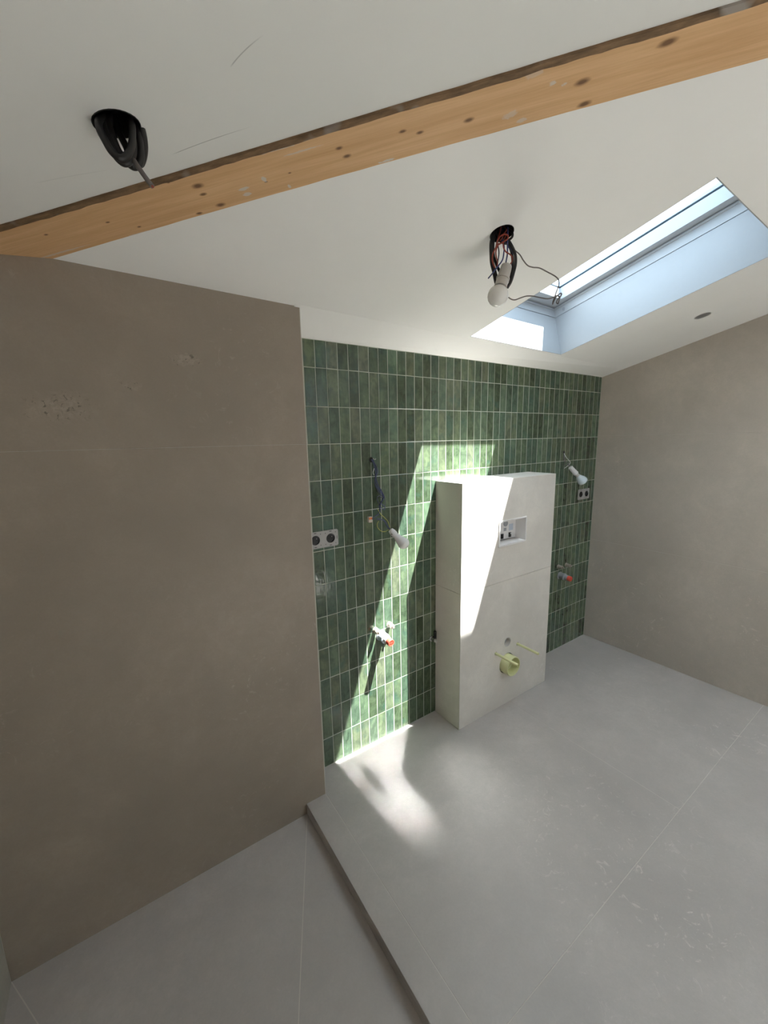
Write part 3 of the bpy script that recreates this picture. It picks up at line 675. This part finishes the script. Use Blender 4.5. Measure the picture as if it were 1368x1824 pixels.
def drain(x, z, L, m1, lab, tilt=-0.06):
    t = thing('drain_stub', lab, 'drain outlet', (x, 0, z), 'drain outlets with red caps on the green wall')
    o = Vector((x, 0, z)); ax = Vector((0.02, -1, tilt)).normalized()
    obj('collar', lathe(B(), [(0.027, 0.0), (0.027, 0.003), (0.0235, 0.005), (0.0235, L * 0.34), (0.0245, L * 0.36), (0.0245, L * 0.46), (0.019, L * 0.5)], o, ax, 24), m1, t, True)
    obj('pipe', lathe(B(), [(0.0185, L * 0.4), (0.0185, L * 0.72), (0.0165, L * 0.74)], o, ax, 20), 'bulbwhite' if m1 == 'bluegrey' else m1, t, True)
    cp = obj('cap', lathe(B(), [(0.0175, L * 0.70), (0.0175, L * 0.98), (0.016, L), (0.0125, L), (0.0115, L * 0.95), (0.004, L * 0.95)], o, ax, 20), 'red', t, True)
    xx, yy, zz = frame_of(ax)
    for k in range(3):
        a_ = k * math.pi / 3 + 0.3; dv = xx * math.cos(a_) + yy * math.sin(a_); pv = zz.cross(dv)
        bm = B(); c = [o + zz * h + dv * s1 * 0.012 + pv * s2 * 0.0018 for h in (L * 0.95, L * 0.995) for s1, s2 in ((-1, -1), (1, -1), (1, 1), (-1, 1))]
        v = [bm.verts.new(q) for q in c]
        for q in ((0, 3, 2, 1), (4, 5, 6, 7), (0, 1, 5, 4), (1, 2, 6, 5), (2, 3, 7, 6), (3, 0, 4, 7)): bm.faces.new([v[i] for i in q])
        obj('cap_rib', bm, 'red', cp)
drain(0.3905, 0.567, 0.088, 'bluegrey', 'pale drain stub with a bright red cap on sunlit green tiles')
drain(1.8865, 0.555, 0.085, 'grey', 'dark drain stub with a red cap right of the casing')
# small angle valve squeezed beside the casing
t = thing('angle_valve', 'small dull chrome valve tucked against the left side of the casing', 'valve', (0.7165, 0, 0.4475))
obj('valve_body', lathe(B(), [(0.015, 0), (0.015, 0.003), (0.010, 0.005), (0.010, 0.030), (0.008, 0.032)], (0.7165, 0, 0.4475), (0, -1, 0), 16), 'chrome', t, True)
obj('valve_plug', lathe(B(), [(0.0075, 0), (0.0075, 0.010), (0.006, 0.012)], (0.7165, -0.030, 0.4475), (0, -1, 0), 6), 'steel', t)
obj('wall_plate', box(B(), 0.7310, 0.7430, -0.012, -0.0005, 0.425, 0.487, 0.001), 'black', t)

# ------------------------------------------------------------------ bulb hanging on the left of the green wall
def wpts(lst, y): return [wy(a, b, y if len(q_) < 1 else q_[0]) for a, b, *q_ in lst]
def wires(t, defs, r, n=6, parent=None):
    for mat, pts in defs: obj('wire', tube(B(), [wy(a, b, c) for a, b, c in pts], r, n), mat, parent or t, True)
o = wy(661, 819)
hb = thing('hanging_bulb', 'white plastic globe bulb dangling on navy wires over the green tiles', 'bulb', (o.x, 0, o.z))
obj('wall_hole', lathe(B(), [(0.011, 0), (0.012, 0.0015), (0.009, 0.0025)], o + Vector((0, 0.0004, 0)), (0, -1, 0), 16), 'void', hb)
S = lambda a, b: (640 + a / 9.6, 800 + b / 9.6)
def z7(seq): return [(*S(a, b), c) for a, b, c in seq]
wires(hb, [
 ('w_navy', z7([(205, 160, .004), (240, 205, -.012), (290, 290, -.02), (305, 380, -.022), (290, 480, -.022), (320, 600, -.022), (375, 700, -.024), (425, 800, -.026), (445, 900, -.028), (440, 950, -.03), (430, 1000, -.03)])),
 ('w_navy', z7([(210, 170, .004), (250, 230, -.016), (285, 330, -.02), (275, 450, -.018), (265, 580, -.02), (300, 690, -.022), (360, 770, -.024), (410, 830, -.026), (400, 880, -.028), (350, 930, -.03), (345, 1010, -.03), (350, 1060, -.03)])),
 ('w_blue', z7([(200, 165, .004), (235, 225, -.018), (265, 320, -.024), (285, 430, -.025), (280, 520, -.025), (320, 640, -.026), (385, 740, -.03), (420, 830, -.03), (375, 900, -.034), (355, 960, -.034), (355, 1040, -.034), (320, 1120, -.034), (255, 1165, -.036), (212, 1205, -.036)])),
 ('w_blue', z7([(212, 160, .004), (250, 215, -.010), (300, 320, -.014), (312, 400, -.014), (270, 500, -.012), (275, 600, -.014), (335, 700, -.018), (400, 790, -.02), (415, 860, -.02)])),
 ('w_navy', z7([(345, 800, -.03), (310, 820, -.032), (312, 880, -.032), (345, 935, -.034), (385, 900, -.032), (400, 840, -.03), (345, 800, -.03)])),
 ('w_blue', z7([(360, 930, -.036), (400, 950, -.038), (440, 1000, -.04), (425, 1035, -.04), (385, 1010, -.038), (355, 985, -.036), (325, 970, -.036)])),
 ('w_navy', z7([(350, 1040, -.037), (330, 1100, -.038), (280, 1140, -.038), (225, 1180, -.038), (208, 1212, -.038)])),
 ('w_navy', z7([(215, 1200, -.036), (300, 1205, -.04), (390, 1210, -.045), (440, 1250, -.05), (475, 1320, -.060), (520, 1382, -.072)])),
 ('w_blue', z7([(300, 1180, -.036), (370, 1200, -.042), (430, 1225, -.048), (470, 1290, -.058), (525, 1376, -.072)])),
 ('w_yellow', z7([(310, 1020, -.032), (365, 1110, -.036), (430, 1170, -.042), (490, 1240, -.055), (522, 1340, -.070)])),
 ('w_yellow', z7([(330, 1230, -.036), (305, 1290, -.04), (320, 1350, -.044), (380, 1405, -.05), (440, 1410, -.054), (490, 1385, -.062), (522, 1378, -.072)])),
 ('w_white', z7([(225, 150, .003), (262, 180, -.012), (285, 165, -.016)])),
 ('w_white', z7([(255, 330, -.022), (235, 400, -.026), (250, 440, -.022)])),
], 0.0016)
cpos = wy(*S(180, 1200), -.036)
cn = obj('wire_connector', box(B(), cpos.x - 0.009, cpos.x + 0.009, -0.042, -0.028, cpos.z - 0.014, cpos.z + 0.012, 0.001), 'clear', hb)
for k in (-1, 1): obj('lever', box(B(), cpos.x - 0.004 + k * 0.0045, cpos.x + 0.0 + k * 0.0045 + 0.002, -0.046, -0.0422, cpos.z + 0.000, cpos.z + 0.010, 0.0006), 'orange', cn)
h0 = wy(*S(530, 1380), -.070); h2 = wy(*S(745, 1600), -.104)
ax = (h2 - h0).normalized(); LL = (h2 - h0).length
obj('lampholder', lathe(B(), [(0.009, 0.0), (0.0125, 0.002), (0.0135, LL * 0.12), (0.015, LL * 0.16), (0.015, LL * 0.36), (0.0142, LL * 0.38)], h0, ax, 20), 'bulbwhite', hb, True)
obj('bulb_body', lathe(B(), [(0.0128, LL * 0.36), (0.0135, LL * 0.45), (0.0175, LL * 0.65), (0.0235, LL * 0.85), (0.0272, LL * 1.02)], h0, ax, 28), 'bulbwhite', hb, True)
R_ = 0.0276; c0_ = LL * 1.02
obj('bulb_dome', lathe(B(), [(0.0274, c0_ - 0.0005)] + [(R_ * math.cos(a_), c0_ + 0.002 + 0.026 * math.sin(a_)) for a_ in [math.radians(d) for d in (0, 15, 30, 45, 60, 72, 82, 89.5)]], h0, ax, 28), 'opal', hb, True)
bmn = lathe(B(), [(0.0045, 0), (0.0045, 0.005)], wy(*S(552, 1455), -.088), (-0.5, -0.8, -0.3), 10); obj('terminal_screw', bmn, 'chrome', hb)

# ------------------------------------------------------------------ reflector lamp near the right corner
o = wy(1004.5, 806)
rl = thing('reflector_lamp', 'frosted reflector lamp hanging on short wires near the right corner', 'bulb', (o.x, 0, o.z))
obj('wall_hole', lathe(B(), [(0.010, 0), (0.011, 0.0015), (0.008, 0.0025)], o + Vector((0, 0.0004, 0)), (0, -1, 0), 14), 'void', rl)
S3 = lambda a, b: (980 + a / 7.015, 800 + b / 7.015)
z3 = lambda seq: [(*S3(a, b), c) for a, b, c in seq]
wires(rl, [('w_white', z3([(170, 45, .003), (185, 75, -.014), (210, 115, -.02), (245, 150, -.028), (250, 175, -.032), (225, 205, -.034), (178, 240, -.036)])),
           ('w_grey', z3([(170, 45, .003), (178, 90, -.012), (182, 130, -.018), (200, 160, -.026), (235, 195, -.034), (248, 222, -.040)])),
           ('w_grey', z3([(172, 50, .003), (170, 110, -.010), (178, 160, -.016), (180, 200, -.02), (215, 195, -.03), (240, 218, -.04)])),
           ('w_navy', z3([(168, 45, .003), (176, 100, -.01), (190, 150, -.02), (215, 175, -.028), (242, 215, -.04)]))], 0.0018)
h0 = wy(*S3(250, 225), -.042); h2 = wy(*S3(400, 395), -.075); ax = (h2 - h0); ax = (ax + Vector((0, -0.012, -0.01))).normalized(); LL = (h2 - h0).length
obj('lampholder', lathe(B(), [(0.010, 0.0), (0.0145, 0.003), (0.016, LL * 0.38), (0.0172, LL * 0.40), (0.0172, LL * 0.45), (0.015, LL * 0.46)], h0, ax, 20), 'bulbwhite', rl, True)
obj('screw_base', lathe(B(), [(0.013, LL * 0.44), (0.0135, LL * 0.50), (0.0128, LL * 0.53), (0.0135, LL * 0.56), (0.0128, LL * 0.60), (0.013, LL * 0.62)], h0, ax, 20), 'steel', rl, True)
obj('reflector', lathe(B(), [(0.013, LL * 0.61), (0.0175, LL * 0.68), (0.027, LL * 0.82), (0.0315, LL * 0.93), (0.0318, LL * 0.98), (0.0305, LL * 1.02)], h0, ax, 28), 'frost', rl, True)
obj('lens', lathe(B(), [(0.0304, LL * 1.018), (0.027, LL * 1.05), (0.018, LL * 1.075), (0.008, LL * 1.085), (0.0005, LL * 1.087)], h0, ax, 28), 'frost', rl, True)

# ------------------------------------------------------------------ bulb in a bundle of wires from the ceiling
hd = Vector((hole1.x - CAM.x, hole1.y - CAM.y, 0)).normalized()
HCN = hd.dot(hole1)
def hp(u, v, off=0.0): return at(u, v, hd, HCN + off)
S4 = lambda a, b: (840 + a / 7.6, 390 + b / 7.6)
def z4(seq): return [hp(*S4(a, b), c) for a, b, c in seq]
pb = thing('pendant_bulb', 'opal bulb hanging from a tangle of black and red wires in the ceiling', 'bulb', hole1)
obj('hole_lining', lathe(B(), [(0.0345, -0.001), (0.0345, 0.075), (0.0335, 0.075), (0.0335, -0.001), (0.0345, -0.001)], hole1, N1, 28, caps=False), 'void', pb)
obj('hole_back', lathe(B(), [(0.0335, 0.070), (0.0335, 0.074)], hole1, N1, 28), 'void', pb)
top = lambda a, c: (a, 150, c)
def wire4(mat, r, seq, nm='wire'): obj(nm, tube(B(), z4(seq), r, 8), mat, pb, True)
for mat, r, seq in [
 ('black', 0.0044, [(300, 120, .0), (285, 230, -.012), (262, 330, -.016), (262, 470, -.016), (270, 600, -.014), (300, 720, -.01), (325, 850, -.004), (350, 905, 0.006)]),
 ('black', 0.0040, [(330, 120, .01), (300, 240, .008), (292, 370, .006), (300, 500, .006), (335, 610, .006), (385, 720, .008), (420, 760, .01)]),
 ('black', 0.0044, [(420, 130, .01), (480, 260, .0), (545, 370, -.004), (590, 480, -.006), (595, 600, -.006), (570, 720, -.004), (530, 850, .0), (480, 935, .006)]),
 ('black', 0.0040, [(400, 130, .02), (450, 280, .012), (520, 390, .01), (550, 500, .008), (555, 620, .008), (535, 760, .008), (505, 850, .01)]),
 ('black', 0.0036, [(360, 130, .02), (300, 210, .014), (280, 300, .012), (275, 420, .010), (280, 560, .008), (318, 700, .008), (350, 830, .012)]),
 ('black', 0.0036, [(440, 110, .02), (540, 170, .012), (550, 240, .008), (500, 290, .004), (470, 330, .004), (420, 320, .006), (350, 260, .01), (320, 180, .016)]),
 ('w_red', 0.0021, [(400, 100, .01), (380, 190, -.006), (350, 300, -.014), (330, 380, -.018), (290, 470, -.02), (280, 560, -.02), (300, 630, -.018), (318, 660, -.016)]),
 ('w_red', 0.0021, [(340, 330, -.01), (380, 245, -.02), (440, 210, -.026), (490, 225, -.026), (485, 270, -.022), (430, 310, -.018), (370, 345, -.016)]),
 ('w_red', 0.0019, [(370, 330, -.01), (330, 430, -.014), (335, 520, -.014), (350, 570, -.012), (345, 640, -.01)]),
 ('w_red', 0.0019, [(470, 200, .0), (440, 290, -.01), (430, 370, -.014), (460, 440, -.014), (520, 480, -.012), (550, 520, -.010), (545, 580, -.008), (515, 625, -.004)]),
 ('w_red', 0.0017, [(430, 90, .014), (470, 150, -.004), (440, 200, -.014), (410, 260, -.014), (380, 300, -.01)]),
 ('w_blue', 0.0019, [(400, 280, -.006), (440, 360, -.012), (435, 470, -.014), (415, 560, -.016), (350, 650, -.020), (280, 740, -.024), (225, 805, -.028)]),
 ('w_blue', 0.0019, [(490, 110, .012), (490, 230, -.004), (485, 350, -.008), (485, 470, -.008), (470, 560, -.006), (460, 625, -.003)]),
 ('w_navy', 0.0017, [(340, 300, .0), (365, 400, -.006), (370, 480, -.006), (355, 580, -.006), (350, 640, -.006)]),
 ('w_navy', 0.0019, [(420, 110, .014), (400, 200, -.008), (430, 290, -.012), (470, 330, -.01), (500, 380, -.006), (545, 430, .0), (560, 480, .004)]),
]: wire4(mat, r, seq)
wire4('w_grey', 0.0017, [(520, 330, .012), (575, 415, .004), (650, 480, .0), (700, 560, -.002), (760, 630, -.002), (830, 655, .0), (920, 665, .004), (1020, 715, .008), (1130, 775, .012), (1180, 830, .012), (1180, 900, .01), (1150, 980, .008), (1125, 1055, .006), (1105, 1110, .004), (1098, 1155, .002), (1110, 1120, .0),
   (1150, 1050, .0), (1200, 1010, .002), (1218, 1020, .004), (1190, 1075, .004), (1180, 1120, .002), (1168, 1148, .0), (1150, 1130, -.002), (1165, 1090, -.002), (1190, 1055, -.002), (1150, 1040, .0), (1100, 1065, .0), (1020, 1080, -.002), (900, 1060, -.004), (830, 1045, -.006), (740, 1045, -.006), (660, 1070, -.006), (590, 1095, -.006), (540, 1088, -.004), (500, 1062, .0)], 'loose_wire')
b0 = hp(*S4(475, 635), 0.0); b1 = hp(*S4(355, 1040), -0.03); ax = (b1 - b0).normalized(); LL = (b1 - b0).length
rb = 137.0 / 7.6 / FPX * (b1 - CAM).dot(FWD)
obj('lampholder', lathe(B(), [(0.012, 0.0), (0.0155, 0.002), (0.0165, LL * 0.10), (0.0175, LL * 0.40), (0.0195, LL * 0.41), (0.0195, LL * 0.46), (0.016, LL * 0.465)], b0, ax, 24), 'socket', pb, True)
obj('holder_ring', lathe(B(), [(0.0172, LL * 0.455), (0.0172, LL * 0.475)], b0, ax, 24), 'black', pb, True)
prof = [(0.0175, LL * 0.465), (0.0178, LL * 0.56), (0.0186, LL * 0.66)]
prof += [(rb * math.cos(a_), LL + rb * 0.98 * math.sin(a_)) for a_ in [math.radians(d) for d in (-54, -42, -28, -14, 0, 15, 30, 45, 60, 75, 84, 89.7)]]
obj('bulb_neck', lathe(B(), [(0.0178, LL * 0.47), (0.0180, LL * 0.66), (0.0196, LL * 0.72)], b0, ax, 24), 'socket', pb, True)
obj('bulb_glass', lathe(B(), [(rb * math.cos(a_), LL + rb * math.sin(a_)) for a_ in [math.radians(d) for d in (-55, -42, -28, -14, 0, 15, 30, 45, 60, 75, 84, 89.7)]], b0, ax, 32), 'opal', pb, True)

# ------------------------------------------------------------------ coil of black cable in front of the beam
hd2 = Vector((cab.x - CAM.x, cab.y - CAM.y, 0)).normalized(); HC2 = hd2.dot(cab)
S5 = lambda a, b: (150 + a / 9.77, 190 + b / 9.77)
def z5(seq): return [at(*S5(a, b), hd2, HC2 + c) for a, b, c in seq]
cl = thing('cable_coil', 'coiled black cable hanging out of the ceiling beside the beam', 'cable', cab)
N2 = Vector((-0.2003, 0, 1)).normalized()
obj('hole_lining', lathe(B(), [(0.0365, -0.001), (0.0365, 0.075), (0.0355, 0.075), (0.0355, -0.001), (0.0365, -0.001)], cab, N2, 28, caps=False), 'void', cl)
obj('hole_back', lathe(B(), [(0.0355, 0.070), (0.0355, 0.074)], cab, N2, 28), 'void', cl)
RC = 0.0056
for seq in [
 [(330, 170, .012), (255, 250, -.014), (270, 400, -.022), (370, 600, -.026), (470, 770, -.028), (580, 875, -.03), (690, 890, -.03), (780, 800, -.028), (830, 650, -.024), (840, 450, -.018), (825, 300, -.012), (780, 190, .01)],
 [(380, 180, .02), (330, 300, .0), (390, 500, -.006), (480, 720, -.010), (580, 900, -.012), (700, 985, -.014), (800, 940, -.014), (850, 800, -.012), (850, 600, -.008), (800, 380, .002), (740, 230, .016)],
 [(420, 160, .028), (400, 320, .014), (470, 520, .010), (560, 720, .008), (680, 900, .006), (790, 1010, .004), (880, 1050, .002), (960, 1000, .0), (990, 850, .0), (970, 620, .002), (930, 420, .008), (880, 250, .018)],
 [(520, 170, .028), (560, 330, .018), (620, 480, .014), (690, 620, .012), (740, 720, .010), (790, 850, .006), (850, 960, .0), (900, 1030, -.004)],
 [(700, 170, .026), (900, 260, .012), (980, 320, .008), (1030, 500, .006), (1050, 700, .006), (1030, 880, .006), (980, 1000, .004), (930, 960, .004), (940, 800, .006), (960, 600, .010)],
 [(460, 190, .02), (440, 330, .004), (500, 540, .0), (590, 760, -.002), (680, 860, -.004), (760, 840, -.004)],
]: obj('cable', tube(B(), z5(seq), RC, 10), 'black', cl, True)
en = z5([(800, 830, -.006), (860, 930, -.014), (960, 1080, -.022), (1080, 1250, -.03), (1185, 1385, -.036)])
ce_ = obj('cable_end', tube(B(), en, 0.0040, 10), 'w_grey', cl, True)
d_ = (en[-1] - en[-2]).normalized(); obj('core_wire', lathe(B(), [(0.0022, 0), (0.0022, 0.0015)], en[-1], d_, 10), 'w_red', ce_)

# ------------------------------------------------------------------ empty downlight cut-out by the right wall
dl = thing('downlight_cutout', 'small round downlight cut-out in the ceiling by the right wall', 'downlight', spot)
obj('ring', lathe(B(), [(0.0340, 0.002), (0.0375, 0.0), (0.0375, -0.0012), (0.0330, -0.0012), (0.0325, 0.002)], spot, N1, 32, caps=False), 'plaster', dl, True)
obj('can', lathe(B(), [(0.0345, 0.0), (0.0345, 0.06), (0.0335, 0.06), (0.0335, 0.0), (0.0345, 0.0)], spot, N1, 28, caps=False), 'steel', dl, True)
obj('can_back', lathe(B(), [(0.0335, 0.052), (0.0335, 0.056)], spot, N1, 28), 'void', dl)
